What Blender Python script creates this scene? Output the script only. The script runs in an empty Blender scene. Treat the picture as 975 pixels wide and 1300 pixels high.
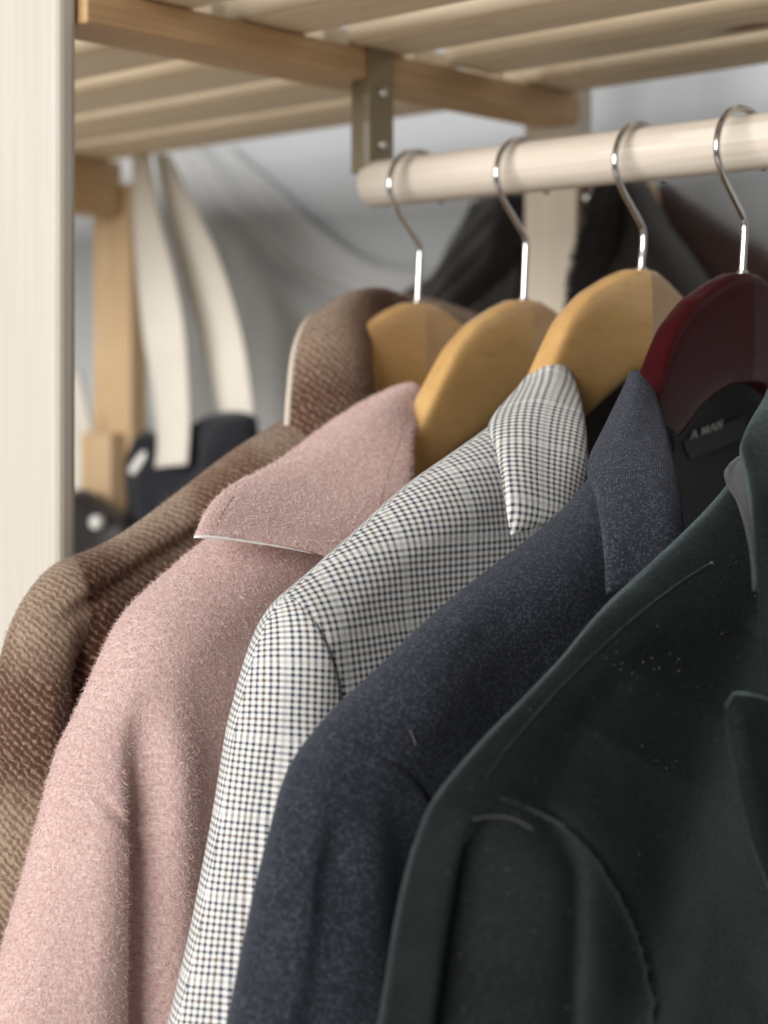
import bpy, math, random
import numpy as np
from mathutils import Vector
from mathutils.bvhtree import BVHTree

random.seed(7)
rng = np.random.default_rng(7)
SC = bpy.context.scene
COL = SC.collection
EYE = 1.5                                   # camera height above the floor, metres

# ------------------------------------------------------------------ camera
FPX, CX, CY = 2091.0, 487.5, 490.0          # focal length / principal point, measured on the 975x1300 photo
Fv = np.array([-.674, .738, 0.0]); Fv /= np.linalg.norm(Fv)
Rv = np.array([Fv[1], -Fv[0], 0.0])
Uv = np.array([0, 0, 1.0])
cam_d = bpy.data.cameras.new('camera')
cam = bpy.data.objects.new('camera', cam_d); COL.objects.link(cam)
cam.location = (0, 0, EYE)
cam.rotation_euler = (math.radians(90), 0, math.atan2(-Fv[0], Fv[1]))
cam_d.sensor_fit = 'VERTICAL'; cam_d.sensor_height = 36.0
cam_d.lens = 36.0 * FPX / 1300.0
cam_d.shift_y = -(650.0 - CY) / 1300.0
cam_d.shift_x = 0.0
cam_d.clip_start = 0.02; cam_d.clip_end = 50
cam_d.dof.use_dof = True
cam_d.dof.focus_distance = 0.71
cam_d.dof.aperture_fstop = 6.0
SC.camera = cam

# ------------------------------------------------------------------ world, lamps, exposure
W = bpy.data.worlds.new('World'); SC.world = W; W.use_nodes = True
bg = W.node_tree.nodes['Background']
bg.inputs[0].default_value = (0.88, 0.94, 1.0, 1); bg.inputs[1].default_value = 0.14

def area(name, loc, target, sx, sy, power, col):
    l = bpy.data.lights.new(name, 'AREA'); l.shape = 'RECTANGLE'; l.size = sx; l.size_y = sy
    l.energy = power; l.color = col
    o = bpy.data.objects.new(name, l); COL.objects.link(o)
    o.location = loc
    d = Vector(target) - Vector(loc)
    o.rotation_euler = d.to_track_quat('-Z', 'Y').to_euler()
    return o
area('window_light', (-.5, -3.0, EYE + .9), (-.6, .65, EYE - .05), 3.6, 1.6, 224, (1.0, .985, .96))
SC.view_settings.view_transform = 'Standard'; SC.view_settings.look = 'None'
SC.view_settings.gamma = 1.0; SC.view_settings.exposure = 0.0

# ------------------------------------------------------------------ helpers
def up(px, py, x=None, y=None, z=None):
    """photo pixel -> point (camera-relative) on the plane x=, y= or z="""
    d = Fv + Rv * (px - CX) / FPX + Uv * (CY - py) / FPX
    k = x / d[0] if x is not None else y / d[1] if y is not None else z / d[2]
    return d * k
def proj(P):
    P = np.asarray(P, float); w = P @ Fv
    return np.stack([CX + FPX * (P @ Rv) / w, CY - FPX * P[..., 2] / w], -1)
def spl(pts, n, closed=False):
    """Catmull-Rom through pts, resampled to n points of equal spacing"""
    p = np.array(pts, float)
    if len(p) == 2 and not closed:
        t = np.linspace(0, 1, n)[:, None]; return p[0] * (1 - t) + p[1] * t
    if closed: q = np.vstack([p[-1], p, p[0], p[1]])
    else: q = np.vstack([2 * p[0] - p[1], p, 2 * p[-1] - p[-2]])
    out = []
    for i in range(1, len(q) - 2):
        t = np.linspace(0, 1, 24, endpoint=False)[:, None]
        a, b, c, d = q[i - 1], q[i], q[i + 1], q[i + 2]
        out.append(.5 * (2 * b + (c - a) * t + (2 * a - 5 * b + 4 * c - d) * t ** 2 + (3 * b - a - 3 * c + d) * t ** 3))
    out.append(q[-2][None]); c = np.vstack(out)
    s = np.r_[0, np.cumsum(np.linalg.norm(np.diff(c, axis=0), axis=1))]
    tt = np.linspace(0, s[-1], n + 1)[:-1] if closed else np.linspace(0, s[-1], n)
    return np.stack([np.interp(tt, s, c[:, k]) for k in range(c.shape[1])], -1)
def nrm(v):
    return v / np.maximum(np.linalg.norm(v, axis=-1, keepdims=True), 1e-9)
def sm(a, b, x):
    t = np.clip((np.asarray(x, float) - a) / (b - a), 0, 1); return t * t * (3 - 2 * t)

def thing(name, label, cat, loc, group=None):
    """Empty at the base of a thing; loc is camera-relative"""
    o = bpy.data.objects.new(name, None); COL.objects.link(o)
    o.empty_display_size = .02
    o.location = (loc[0], loc[1], loc[2] + EYE)
    o['label'] = label; o['category'] = cat
    if group: o['group'] = group
    return o
def wloc(o):
    v = np.zeros(3)
    while o is not None:
        v += np.array(o.location); o = o.parent
    return v
def mesh(name, V, faces, mat, parent=None, uv=None, smooth=True, loc=None, fcol=None):
    """ONE mesh object; V camera-relative points; uv per vertex (metres)"""
    V = np.asarray(V, float).reshape(-1, 3) + np.array([0, 0, EYE])
    o_loc = np.array(loc, float) + np.array([0, 0, EYE]) if loc is not None else (wloc(parent) if parent is not None else V.mean(0))
    me = bpy.data.meshes.new(name)
    me.from_pydata((V - o_loc).tolist(), [], [tuple(int(i) for i in f) for f in faces])
    if uv is not None:
        uv = np.asarray(uv, float).reshape(-1, 2)
        lay = me.uv_layers.new(name='UVMap')
        li = np.zeros(len(me.loops), dtype=np.int32); me.loops.foreach_get('vertex_index', li)
        lay.data.foreach_set('uv', uv[li].astype(np.float32).ravel())
    if fcol is not None:
        at = me.attributes.new('fibre_tone', 'FLOAT', 'FACE')
        at.data.foreach_set('value', np.asarray(fcol, np.float32))
    me.polygons.foreach_set('use_smooth', [smooth] * len(me.polygons))
    me.validate(); me.update()
    o = bpy.data.objects.new(name, me); COL.objects.link(o)
    if mat: me.materials.append(mat)
    if parent is not None:
        o.parent = parent; o.location = o_loc - wloc(parent)
    else: o.location = o_loc
    return o
def grid_faces(n, m, wrap=False):
    f = []
    for i in range(n - 1):
        for j in range(m if wrap else m - 1):
            k = (j + 1) % m
            f.append((i * m + j, i * m + k, (i + 1) * m + k, (i + 1) * m + j))
    return f
def box(name, x0, x1, y0, y1, z0, z1, mat, parent=None, bev=.0018, lean=0):
    V = [(x, y, z) for x in (x0, x1) for y in (y0, y1) for z in (z0, z1)]
    f = [(0, 1, 3, 2), (4, 6, 7, 5), (0, 4, 5, 1), (2, 3, 7, 6), (0, 2, 6, 4), (1, 5, 7, 3)]
    o = mesh(name, V, f, mat, parent, smooth=False, loc=((x0 + x1) / 2, (y0 + y1) / 2, (z0 + z1) / 2))
    b = o.modifiers.new('soft_edges', 'BEVEL'); b.width = bev; b.segments = 3
    b.limit_method = 'ANGLE'
    return o
def tube(name, P, r, mat, parent=None, m=10, cap=True, flat=None):
    """round tube along points P"""
    P = np.asarray(P, float); n = len(P)
    T = nrm(np.gradient(P, axis=0))
    a = np.array([0, 0, 1.0]) if abs(T[0][2]) < .9 else np.array([1.0, 0, 0])
    N = []; c = nrm(a - T[0] * (a @ T[0]))
    for i in range(n):
        c = nrm(c - T[i] * (c @ T[i])); N.append(c)
    N = np.array(N); B = np.cross(T, N)
    r = np.broadcast_to(np.asarray(r, float), (n,))
    th = np.linspace(0, 2 * np.pi, m, endpoint=False)
    V = P[:, None] + r[:, None, None] * (np.cos(th)[None, :, None] * N[:, None] + np.sin(th)[None, :, None] * B[:, None])
    f = grid_faces(n, m, True)
    if cap: f += [tuple(range(m))[::-1], tuple((n - 1) * m + k for k in range(m))]
    s = np.r_[0, np.cumsum(np.linalg.norm(np.diff(P, axis=0), axis=1))]
    uv = np.stack([np.broadcast_to(th[None] * r[:, None], (n, m)), np.broadcast_to(s[:, None], (n, m))], -1)
    return mesh(name, V, f, mat, parent, uv=uv)
def bvh_of(*objs):
    V, F = [], []
    for o in objs:
        k = len(V); w = wloc(o) - np.array([0, 0, EYE])
        V += [tuple(np.array(v.co) + w) for v in o.data.vertices]
        F += [tuple(i + k for i in p.vertices) for p in o.data.polygons]
    return BVHTree.FromPolygons(V, F)
def onto(bvh, pts, lift):
    """drop photo-traced points onto a surface along the line of sight"""
    out = []
    for px, py in pts:
        d = Vector(nrm(Fv + Rv * (px - CX) / FPX + Uv * (CY - py) / FPX))
        h = bvh.ray_cast(Vector((0, 0, 0)), d)
        if h[0] is None: continue
        nv = h[1] if h[1].dot(d) < 0 else -h[1]
        out.append(np.array(h[0] + nv * lift))
    return np.array(out)

# ------------------------------------------------------------------ materials
class NT:
    def __init__(s, name):
        s.m = bpy.data.materials.new(name); s.m.use_nodes = True
        s.t = s.m.node_tree; s.b = s.t.nodes['Principled BSDF']
    def n(s, kind, **kw):
        o = s.t.nodes.new(kind)
        for k, v in kw.items():
            if k.startswith('i_'):
                key = k[2:]; o.inputs[int(key) if key.isdigit() else key.replace('_', ' ')].default_value = v
            else: setattr(o, k, v)
        return o
    def l(s, a, b): s.t.links.new(a, b)
    def math(s, op, a, b=None, c=None, clamp=False):
        o = s.t.nodes.new('ShaderNodeMath'); o.operation = op; o.use_clamp = clamp
        for i, v in enumerate((a, b, c)):
            if v is None: continue
            if isinstance(v, (int, float)): o.inputs[i].default_value = v
            else: s.l(v, o.inputs[i])
        return o.outputs[0]
    def mix(s, f, a, b, mode='MIX'):
        o = s.t.nodes.new('ShaderNodeMix'); o.data_type = 'RGBA'; o.blend_type = mode
        for i, v in ((0, f), (6, a), (7, b)):
            if isinstance(v, (int, float)): o.inputs[i].default_value = v
            elif isinstance(v, tuple): o.inputs[i].default_value = (*v, 1)
            else: s.l(v, o.inputs[i])
        return o.outputs[2]
    def ramp(s, f, stops, interp='LINEAR'):
        o = s.t.nodes.new('ShaderNodeValToRGB'); cr = o.color_ramp; cr.interpolation = interp
        while len(cr.elements) < len(stops): cr.elements.new(.5)
        for e, (p, c) in zip(cr.elements, stops):
            e.position = p; e.color = (*c, 1) if isinstance(c, tuple) else (c, c, c, 1)
        s.l(f, o.inputs[0]); return o.outputs[0]
    def noise(s, vec, scale, detail=3, rough=.55, dist=0):
        o = s.n('ShaderNodeTexNoise'); o.inputs['Scale'].default_value = scale
        o.inputs['Detail'].default_value = detail; o.inputs['Roughness'].default_value = rough
        o.inputs['Distortion'].default_value = dist
        if vec is not None: s.l(vec, o.inputs['Vector'])
        return o.outputs[0]
    def mapping(s, vec, scale=(1, 1, 1), rot=(0, 0, 0), loc=(0, 0, 0)):
        o = s.n('ShaderNodeMapping'); o.inputs['Scale'].default_value = scale
        o.inputs['Rotation'].default_value = rot; o.inputs['Location'].default_value = loc
        s.l(vec, o.inputs[0]); return o.outputs[0]
    def coord(s, k='Object'):
        return s.n('ShaderNodeTexCoord').outputs[k]
    def bump(s, h, strength, dist):
        o = s.n('ShaderNodeBump'); o.inputs['Strength'].default_value = strength; o.inputs['Distance'].default_value = dist
        s.l(h, o.inputs['Height']); s.l(o.outputs[0], s.b.inputs['Normal']); return o
    def set(s, **kw):
        for k, v in kw.items():
            key = k.replace('_', ' ')
            if isinstance(v, tuple) and len(v) == 3: v = (*v, 1)
            s.b.inputs[key].default_value = v
        return s.m

def wood(name, axis, light, mid, dark, rough=.55, knots=True, coat=0.0, fine=1.0):
    t = NT(name)
    c = t.coord('Object')
    rnd = t.n('ShaderNodeObjectInfo').outputs['Random']
    off = t.n('ShaderNodeVectorMath', operation='SCALE'); off.inputs[0].default_value = (3.1, 5.3, 7.7); t.l(rnd, off.inputs['Scale'])
    add = t.n('ShaderNodeVectorMath', operation='ADD'); t.l(c, add.inputs[0]); t.l(off.outputs[0], add.inputs[1])
    def ax(a, b): return tuple(a if k == axis else b for k in range(3))
    # knots bend the grain round them
    vk = t.mapping(add.outputs[0], ax(6.5, 17))
    vo = t.n('ShaderNodeTexVoronoi'); vo.inputs['Scale'].default_value = 1; t.l(vk, vo.inputs['Vector'])
    kd = vo.outputs['Distance']
    near = t.math('MULTIPLY_ADD', t.math('SUBTRACT', 1.0, t.math('MULTIPLY', kd, 2.6, clamp=True)), .5, 0.0) if knots else 0.0
    v1 = t.mapping(add.outputs[0], ax(1.3, 34))
    n1 = t.noise(v1, 1.0, 2, .5, .5)
    if knots: n1 = t.math('ADD', n1, near)
    rings = t.math('FRACT', t.math('MULTIPLY', n1, 5.0))
    rings = t.math('POWER', rings, 1.7)
    v2 = t.mapping(add.outputs[0], ax(9 * fine, 420 * fine))
    n2 = t.noise(v2, 1.0, 4, .6)
    v3 = t.mapping(add.outputs[0], ax(2.0, 7))
    n3 = t.noise(v3, 1.0, 2)
    colr = t.mix(t.math('MULTIPLY', rings, .62), light, mid)
    colr = t.mix(t.ramp(n2, [(.42, 0.0), (.75, .5)]), colr, dark)
    colr = t.mix(t.ramp(n3, [(.35, 0.0), (.7, .45)]), colr, mid)
    if knots:
        kn = t.ramp(kd, [(.0, 1.0), (.085, .85), (.13, .25), (.2, 0.0)])
        sel = t.n('ShaderNodeSeparateColor'); t.l(vo.outputs['Color'], sel.inputs[0])
        kn = t.math('MULTIPLY', kn, t.math('GREATER_THAN', sel.outputs[0], .45))
        colr = t.mix(kn, colr, (.22, .075, .03))
    t.l(colr, t.b.inputs['Base Color'])
    t.l(t.math('MULTIPLY_ADD', n2, .25, rough - .1), t.b.inputs['Roughness'])
    t.bump(n2, .18, .0006)
    t.set(Coat_Weight=coat, Coat_Roughness=.18)
    return t.m
PINE_L, PINE_M, PINE_D = (.80, .68, .50), (.67, .51, .33), (.50, .34, .19)
M_post = wood('pine_upright', 2, (.56, .525, .465), (.53, .485, .415), (.45, .385, .305), .5)
M_post_mid = wood('pine_upright_lightened', 2, (.70, .63, .53), (.60, .51, .39), (.46, .36, .24), .5)  # upright's pine lightened in the colour, making up for weaker light at the rear
M_post_far = wood('pine_upright_warm', 2, (.62, .45, .27), (.52, .35, .19), (.4, .25, .12), .5)
M_slat = wood('pine_slat', 0, PINE_L, PINE_M, PINE_D)
M_beam = wood('pine_beam', 1, (.58, .38, .2), (.46, .28, .13), (.32, .17, .07), knots=False)
M_rail = wood('beech_rail', 0, (.67, .605, .525), (.59, .51, .425), (.44, .35, .265), .5, knots=False)
t = NT('varnished_beech'); c = t.coord('Object')
rnd = t.n('ShaderNodeObjectInfo').outputs['Random']
offs = t.n('ShaderNodeVectorMath', operation='SCALE'); offs.inputs[0].default_value = (3.1, 5.3, 7.7); t.l(rnd, offs.inputs['Scale'])
ad = t.n('ShaderNodeVectorMath', operation='ADD'); t.l(c, ad.inputs[0]); t.l(offs.outputs[0], ad.inputs[1])
g1 = t.noise(t.mapping(ad.outputs[0], (30, 9, 30), (.5, 0, 0)), 1, 3, .5, .6); g2 = t.noise(t.mapping(ad.outputs[0], (420, 60, 420), (.5, 0, 0)), 1, 3); g3 = t.noise(ad.outputs[0], 26, 3)
col = t.mix(t.ramp(g1, [(.35, 0.0), (.7, 1.0)]), (.69, .43, .175), (.56, .32, .115))
col = t.mix(t.ramp(g2, [(.55, 0.0), (.8, .4)]), col, (.33, .17, .06))
col = t.mix(t.ramp(g3, [(.55, 0.0), (.8, .35)]), col, (.40, .21, .075))
t.l(col, t.b.inputs['Base Color']); t.l(t.math('MULTIPLY_ADD', g3, .2, .26), t.b.inputs['Roughness']); t.bump(g2, .06, .0004)
M_beech = t.set(Coat_Weight=.6, Coat_Roughness=.14)
M_mahog = wood('dark_red_lacquer', 1, (.042, .0044, .0062), (.034, .0038, .0052), (.024, .003, .004), .34, knots=False, coat=.2)
M_mahog.node_tree.nodes['Principled BSDF'].inputs['Coat Roughness'].default_value = .09
M_mahog.node_tree.nodes['Principled BSDF'].inputs['Specular IOR Level'].default_value = .03

def metal(name, col, rough, scratch=.1):
    t = NT(name); n = t.noise(t.coord('Object'), 350, 4)
    t.l(t.math('MULTIPLY_ADD', n, scratch, rough), t.b.inputs['Roughness'])
    t.set(Base_Color=col, Metallic=1.0); t.bump(n, .05, .0002); return t.m
M_chrome = metal('polished_steel', (.62, .60, .58), .12)
M_zinc = metal('aged_brass_plate', (.30, .25, .17), .38)
M_screw = metal('screw_steel', (.72, .70, .66), .25)

t = NT('painted_wall'); n = t.noise(t.coord('Object'), 3.2, 3); n2 = t.noise(t.coord('Object'), 160, 3)
t.l(t.mix(n, (.44, .46, .475), (.50, .515, .53)), t.b.inputs['Base Color']); t.bump(n2, .15, .001); M_wall = t.set(Roughness=.85)

def uvs(t):
    """cloth coordinates; beyond the armhole seam the sleeve's own grain"""
    a = t.n('ShaderNodeUVMap', uv_map='UVMap').outputs[0]; b = t.n('ShaderNodeUVMap', uv_map='SleeveUV').outputs[0]
    sd = t.n('ShaderNodeAttribute', attribute_name='seam_side').outputs['Fac']
    mx = t.n('ShaderNodeMix', data_type='VECTOR'); t.l(t.math('GREATER_THAN', sd, 0.0), mx.inputs[0]); t.l(a, mx.inputs[4]); t.l(b, mx.inputs[5])
    s = t.n('ShaderNodeSeparateXYZ'); c = mx.outputs[1]
    t.l(c, s.inputs[0]); return c, s.outputs[0], s.outputs[1]

# pink brushed wool
def wool(name, a, b, c, sheen=(.95, .8, .78)):
    t = NT(name); uv, u, v = uvs(t)
    n1 = t.noise(t.mapping(uv, (1, .45, 1), (0, 0, .6)), 900, 4, .7, .6)
    n2 = t.noise(t.mapping(uv, (.45, 1, 1), (0, 0, -.3)), 760, 4, .7, .6)
    n3 = t.noise(uv, 60, 3)
    col = t.mix(t.ramp(n1, [(.33, 0.0), (.66, 1.0)]), b, a)
    col = t.mix(t.ramp(n2, [(.5, 0.0), (.75, .8)]), col, c)
    col = t.mix(t.ramp(n3, [(.35, 0.0), (.7, .22)]), col, b)
    t.l(col, t.b.inputs['Base Color'])
    h = t.math('ADD', t.math('ADD', n1, n2), n3)
    t.bump(h, .55, .0012)
    return t.set(Roughness=.95, Sheen_Weight=.35, Sheen_Roughness=.5, Sheen_Tint=sheen, Specular_IOR_Level=.15)
M_pink = wool('dusty_pink_wool', (.73, .535, .490), (.50, .305, .276), (.86, .755, .72))
def fibre(name, ca, cb, cc):
    t = NT(name); a = t.n('ShaderNodeAttribute', attribute_name='fibre_tone')
    t.l(t.ramp(a.outputs['Fac'], [(0, ca), (.5, cb), (1, cc)]), t.b.inputs['Base Color'])
    return t.set(Roughness=.8, Sheen_Weight=.2, Specular_IOR_Level=.2)
M_pinkfuzz = fibre('pink_wool_fibre', (.40, .225, .205), (.69, .49, .45), (.88, .78, .75))
M_brownfuzz = fibre('brown_wool_fibre', (.05, .025, .018), (.17, .10, .072), (.44, .36, .285))
M_felt = NT('white_felt_edge').set(Base_Color=(.82, .76, .735), Roughness=1.0, Specular_IOR_Level=.0)
M_cream = NT('cream_felt_edge').set(Base_Color=(.62, .54, .45), Roughness=.95)

# houndstooth-like pick check
t = NT('navy_and_brown_pick_check'); uv, u, v = uvs(t)
wob = t.noise(uv, 55, 2); wobv = t.noise(t.mapping(uv, loc=(3, 1, 0)), 55, 2)
uu = t.math('MULTIPLY_ADD', t.math('SUBTRACT', wob, .5), .0005, u)
vv = t.math('MULTIPLY_ADD', t.math('SUBTRACT', wobv, .5), .0005, v)
PU, PV = .0034, .0029
def stripe(x, p, duty):
    f = t.math('ABSOLUTE', t.math('SUBTRACT', t.math('FRACT', t.math('DIVIDE', x, p)), .5))
    return t.math('SUBTRACT', 1.0, t.ramp_s(f, duty * .5)) if hasattr(t, 'ramp_s') else t.ramp(f, [(duty * .5 - .05, 1.0), (duty * .5 + .05, 0.0)])
su, sv = stripe(uu, PU, .45), stripe(vv, PV, .45)
# windowpane: every tenth dark stripe is left out
def pane(x, p):
    return t.math('MULTIPLY_ADD', t.math('GREATER_THAN', t.math('FRACT', t.math('DIVIDE', x, p * 12)), .083), .6, .4)
su = t.math('MULTIPLY', su, pane(uu, PU)); sv = t.math('MULTIPLY', sv, pane(vv, PV))
alt_u = t.math('LESS_THAN', t.math('FRACT', t.math('DIVIDE', uu, PU * 3)), .3334)
alt_v = t.math('LESS_THAN', t.math('FRACT', t.math('DIVIDE', vv, PV * 3)), .3334)
NAVY, BRN, WHT = (.045, .05, .085), (.13, .085, .07), (.76, .75, .715)
wcol = t.mix(su, WHT, t.mix(alt_u, NAVY, BRN)); fcol = t.mix(sv, WHT, t.mix(alt_v, NAVY, BRN))
tw = t.math('SINE', t.math('MULTIPLY', t.math('ADD', uu, vv), 2 * math.pi / .00095))
thr = t.noise(t.mapping(uv, (1, .25, 1)), 1500, 2)
sel = t.math('MULTIPLY_ADD', tw, .42, t.math('MULTIPLY_ADD', t.math('SUBTRACT', thr, .5), .8, .48), clamp=True)
colr = t.mix(sel, wcol, fcol)
t.l(colr, t.b.inputs['Base Color'])
ribs = t.math('ADD', t.math('SINE', t.math('MULTIPLY', uu, 2 * math.pi / .00052)), t.math('SINE', t.math('MULTIPLY', vv, 2 * math.pi / .0006)))
t.bump(t.math('ADD', t.math('MULTIPLY', ribs, .25), t.math('ADD', thr, t.math('MULTIPLY', tw, .2))), .35, .0004)
M_check = t.set(Roughness=.85, Sheen_Weight=.12, Specular_IOR_Level=.2)

# navy hopsack
t = NT('navy_hopsack'); uv, u, v = uvs(t)
wv_ = t.math('MULTIPLY', t.math('SUBTRACT', t.noise(uv, 240, 2), .5), .0011)
wu_ = t.math('MULTIPLY', t.math('SUBTRACT', t.noise(t.mapping(uv, loc=(2, 5, 0)), 240, 2), .5), .0011)
cu = t.math('DIVIDE', t.math('ADD', u, wu_), .00098); cv = t.math('DIVIDE', t.math('ADD', v, wv_), .00085)
cv = t.math('MULTIPLY_ADD', t.math('MODULO', t.math('FLOOR', cu), 2.0), .5, cv)
cell = t.n('ShaderNodeCombineXYZ'); t.l(t.math('FLOOR', cu), cell.inputs[0]); t.l(t.math('FLOOR', cv), cell.inputs[1])
wn = t.n('ShaderNodeTexWhiteNoise'); t.l(cell.outputs[0], wn.inputs['Vector'])
px_ = t.math('ABSOLUTE', t.math('SUBTRACT', t.math('FRACT', cu), .5)); py_ = t.math('ABSOLUTE', t.math('SUBTRACT', t.math('FRACT', cv), .5))
yarn = t.math('SUBTRACT', 1.0, t.math('MULTIPLY', t.math('POWER', t.math('MULTIPLY', t.math('MAXIMUM', px_, py_), 2.0), 2.0), 1.0))
n3 = t.noise(uv, 90, 4, .6); n5 = t.noise(uv, 2200, 3, .7)
m = t.math('MULTIPLY', t.ramp(wn.outputs[0], [(.4, .08), (.8, .4), (1.0, .75)]), t.math('MULTIPLY', yarn, t.ramp(n5, [(.3, .4), (.65, 1.0)])))
col = t.mix(m, t.mix(n3, (.0045, .0058, .0105), (.010, .0125, .020)), (.19, .21, .275))
t.l(col, t.b.inputs['Base Color'])
t.bump(t.math('ADD', t.math('MULTIPLY', yarn, .9), n5), .6, .0007)
M_navy = t.set(Roughness=.85, Sheen_Weight=.12, Sheen_Tint=(.7, .75, .9), Specular_IOR_Level=.25)

# green-black velvet
t = NT('bottle_green_velvet'); uv, u, v = uvs(t)
n1 = t.noise(uv, 45, 4, .6); n2 = t.noise(uv, 800, 4, .75); n4 = t.noise(uv, 9, 3)
col = t.mix(t.ramp(n1, [(.35, 0.0), (.7, 1.0)]), (.0014, .0026, .0028), (.0038, .0064, .0067))
spk = t.n('ShaderNodeTexVoronoi'); spk.inputs['Scale'].default_value = 95; t.l(uv, spk.inputs['Vector'])
col = t.mix(t.ramp(n2, [(.5, 0.0), (.8, .4)]), col, (.05, .065, .065))
t.l(col, t.b.inputs['Base Color']); t.bump(t.math('ADD', n2, t.math('MULTIPLY', n1, 2.0)), .35, .0008)
t.l(t.ramp(n4, [(.3, .15), (.7, .4)]), t.b.inputs['Sheen Weight'])
M_velvet = t.set(Roughness=.8, Sheen_Roughness=.24, Sheen_Tint=(.45, .66, .66), Specular_IOR_Level=.2)
# standing pile: light scattered along the edges of folds
sh = t.n('ShaderNodeBsdfSheen', distribution='ASHIKHMIN'); sh.inputs['Roughness'].default_value = .21
nap = t.math('MULTIPLY', t.ramp(t.noise(uv, 520, 5, .8), [(.3, .25), (.7, 1.6)]), t.ramp(t.noise(uv, 26, 3), [(.3, .55), (.7, 1.25)]))
t.l(t.mix(nap, (.013, .0205, .021), (.24, .305, .31)), sh.inputs['Color'])
bmp = [q for q in t.t.nodes if q.type == 'BUMP'][0]; t.l(bmp.outputs[0], sh.inputs['Normal'])
ads = t.n('ShaderNodeAddShader'); t.l(t.b.outputs[0], ads.inputs[0]); t.l(sh.outputs[0], ads.inputs[1])
t.l(ads.outputs[0], t.t.nodes['Material Output'].inputs['Surface'])

# brown blanket plaid with slanting ribs
t = NT('brown_blanket_plaid'); uv, u, v = uvs(t)
wn = t.noise(uv, 22, 3); wob = t.math('MULTIPLY', t.math('SUBTRACT', wn, .5), .012)
wu = t.math('ADD', u, wob); wv = t.math('ADD', v, wob)
def band(x, p, ph):
    return t.math('MULTIPLY_ADD', t.math('SINE', t.math('MULTIPLY_ADD', x, 2 * math.pi / p, ph)), .5, .5)
bu = t.ramp(band(wu, .095, 1.2), [(.35, 0.0), (.75, 1.0)]); bv = t.ramp(band(wv, .135, .6), [(.2, 0.0), (.8, 1.0)])
base = t.mix(bu, (.35, .245, .175), (.19, .092, .056))
base = t.mix(t.math('MULTIPLY', bv, .85), base, (.085, .028, .015))
fzu = t.math('MULTIPLY', t.math('SUBTRACT', t.noise(uv, 260, 3), .5), .0042)
ru = t.math('ADD', u, fzu); rv = t.math('ADD', v, fzu)
# raised diagonal ribs, broken into short floats
rib = t.math('SINE', t.math('MULTIPLY', t.math('MULTIPLY_ADD', ru, .9, rv), 2 * math.pi / .0047))
tick = t.math('SINE', t.math('MULTIPLY', t.math('MULTIPLY_ADD', rv, -.5, ru), 2 * math.pi / .0040))
fz = t.noise(t.mapping(uv, (1, .45, 1), (0, 0, .6)), 800, 4, .75)
h = t.math('ADD', t.math('MULTIPLY_ADD', tick, .12, t.math('MULTIPLY', rib, .55)), t.math('MULTIPLY', t.math('SUBTRACT', fz, .5), 2.6))
dk = t.math('MULTIPLY', t.ramp(t.math('MULTIPLY', h, -1.0), [(.0, 0.0), (.6, 1.0)]), t.ramp(t.noise(uv, 120, 2), [(.3, .45), (.6, .9)]))
col = t.mix(dk, t.mix(t.ramp(h, [(.2, 0.0), (1.0, .6)]), base, (.56, .44, .34)), t.mix(.3, base, (.02, .010, .008)))
col = t.mix(dk, col, t.mix(.55, base, (.02, .009, .007)))
t.l(col, t.b.inputs['Base Color']); t.bump(h, .5, .0014)
M_plaid = t.set(Roughness=.95, Sheen_Weight=.3, Sheen_Tint=(.9, .8, .7), Specular_IOR_Level=.12)

def cloth(name, a, b, scale=500, rough=.85, sheen=.1, bump=.4, rib=None):
    t = NT(name); c = t.coord('Object'); n1 = t.noise(c, scale, 4, .65); n2 = t.noise(c, 14, 3)
    f = t.math('ADD', t.math('MULTIPLY', n1, .6), t.math('MULTIPLY', n2, .4))
    t.l(t.mix(t.ramp(f, [(.35, 0.0), (.65, 1.0)]), a, b), t.b.inputs['Base Color'])
    h = n1
    if rib:
        uv, u, v = uvs(t); h = t.math('ADD', n1, t.math('MULTIPLY', t.math('SINE', t.math('MULTIPLY', v, 2 * math.pi / rib)), 1.2))
    t.bump(h, bump, .0012)
    return t.set(Roughness=rough, Sheen_Weight=sheen, Specular_IOR_Level=.3)
M_nylon = cloth('dark_brown_nylon', (.011, .0078, .0062), (.025, .018, .0145), 200, .5)
M_rib = cloth('black_ribbed_knit', (.010, .008, .008), (.026, .021, .019), 600, .9, rib=.0045, bump=.9)
M_shaggy = cloth('black_shaggy_fleece', (.006, .005, .005), (.02, .016, .014), 900, .95, .2)
M_suede = cloth('dark_brown_suede', (.026, .010, .007), (.050, .022, .016), 350, .9, .2)
M_canvas = cloth('cream_canvas', (.62, .575, .50), (.72, .68, .60), 700, .9)
M_blackcl = cloth('black_cotton', (.007, .008, .012), (.018, .019, .026), 600, .8)
M_leather = cloth('black_leather', (.015, .012, .012), (.03, .025, .024), 260, .45)
M_lining = cloth('black_lining', (.0028, .0028, .0034), (.0055, .0055, .0065), 900, .6)
M_greyfelt = cloth('grey_collar_felt', (.022, .022, .026), (.05, .05, .056), 900, .95, .2)
M_label = cloth('black_woven_label', (.020, .020, .021), (.028, .028, .029), 1500, .6)
M_print = NT('pale_grey_thread').set(Base_Color=(.34, .33, .31), Roughness=.8)
M_hair = NT('stray_hair').set(Base_Color=(.22, .22, .2), Roughness=.6)
M_lint = NT('pale_lint').set(Base_Color=(.42, .42, .38), Roughness=.8)
M_pearl = NT('white_plastic').set(Base_Color=(.8, .78, .74), Roughness=.25)

# ------------------------------------------------------------------ the setting: wall and shelving
WALL_Y = 1.12
o = box('wall', -4.2, 2.6, WALL_Y, WALL_Y + .1, -EYE, 1.3, M_wall, bev=.001); o['kind'] = 'structure'

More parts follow.
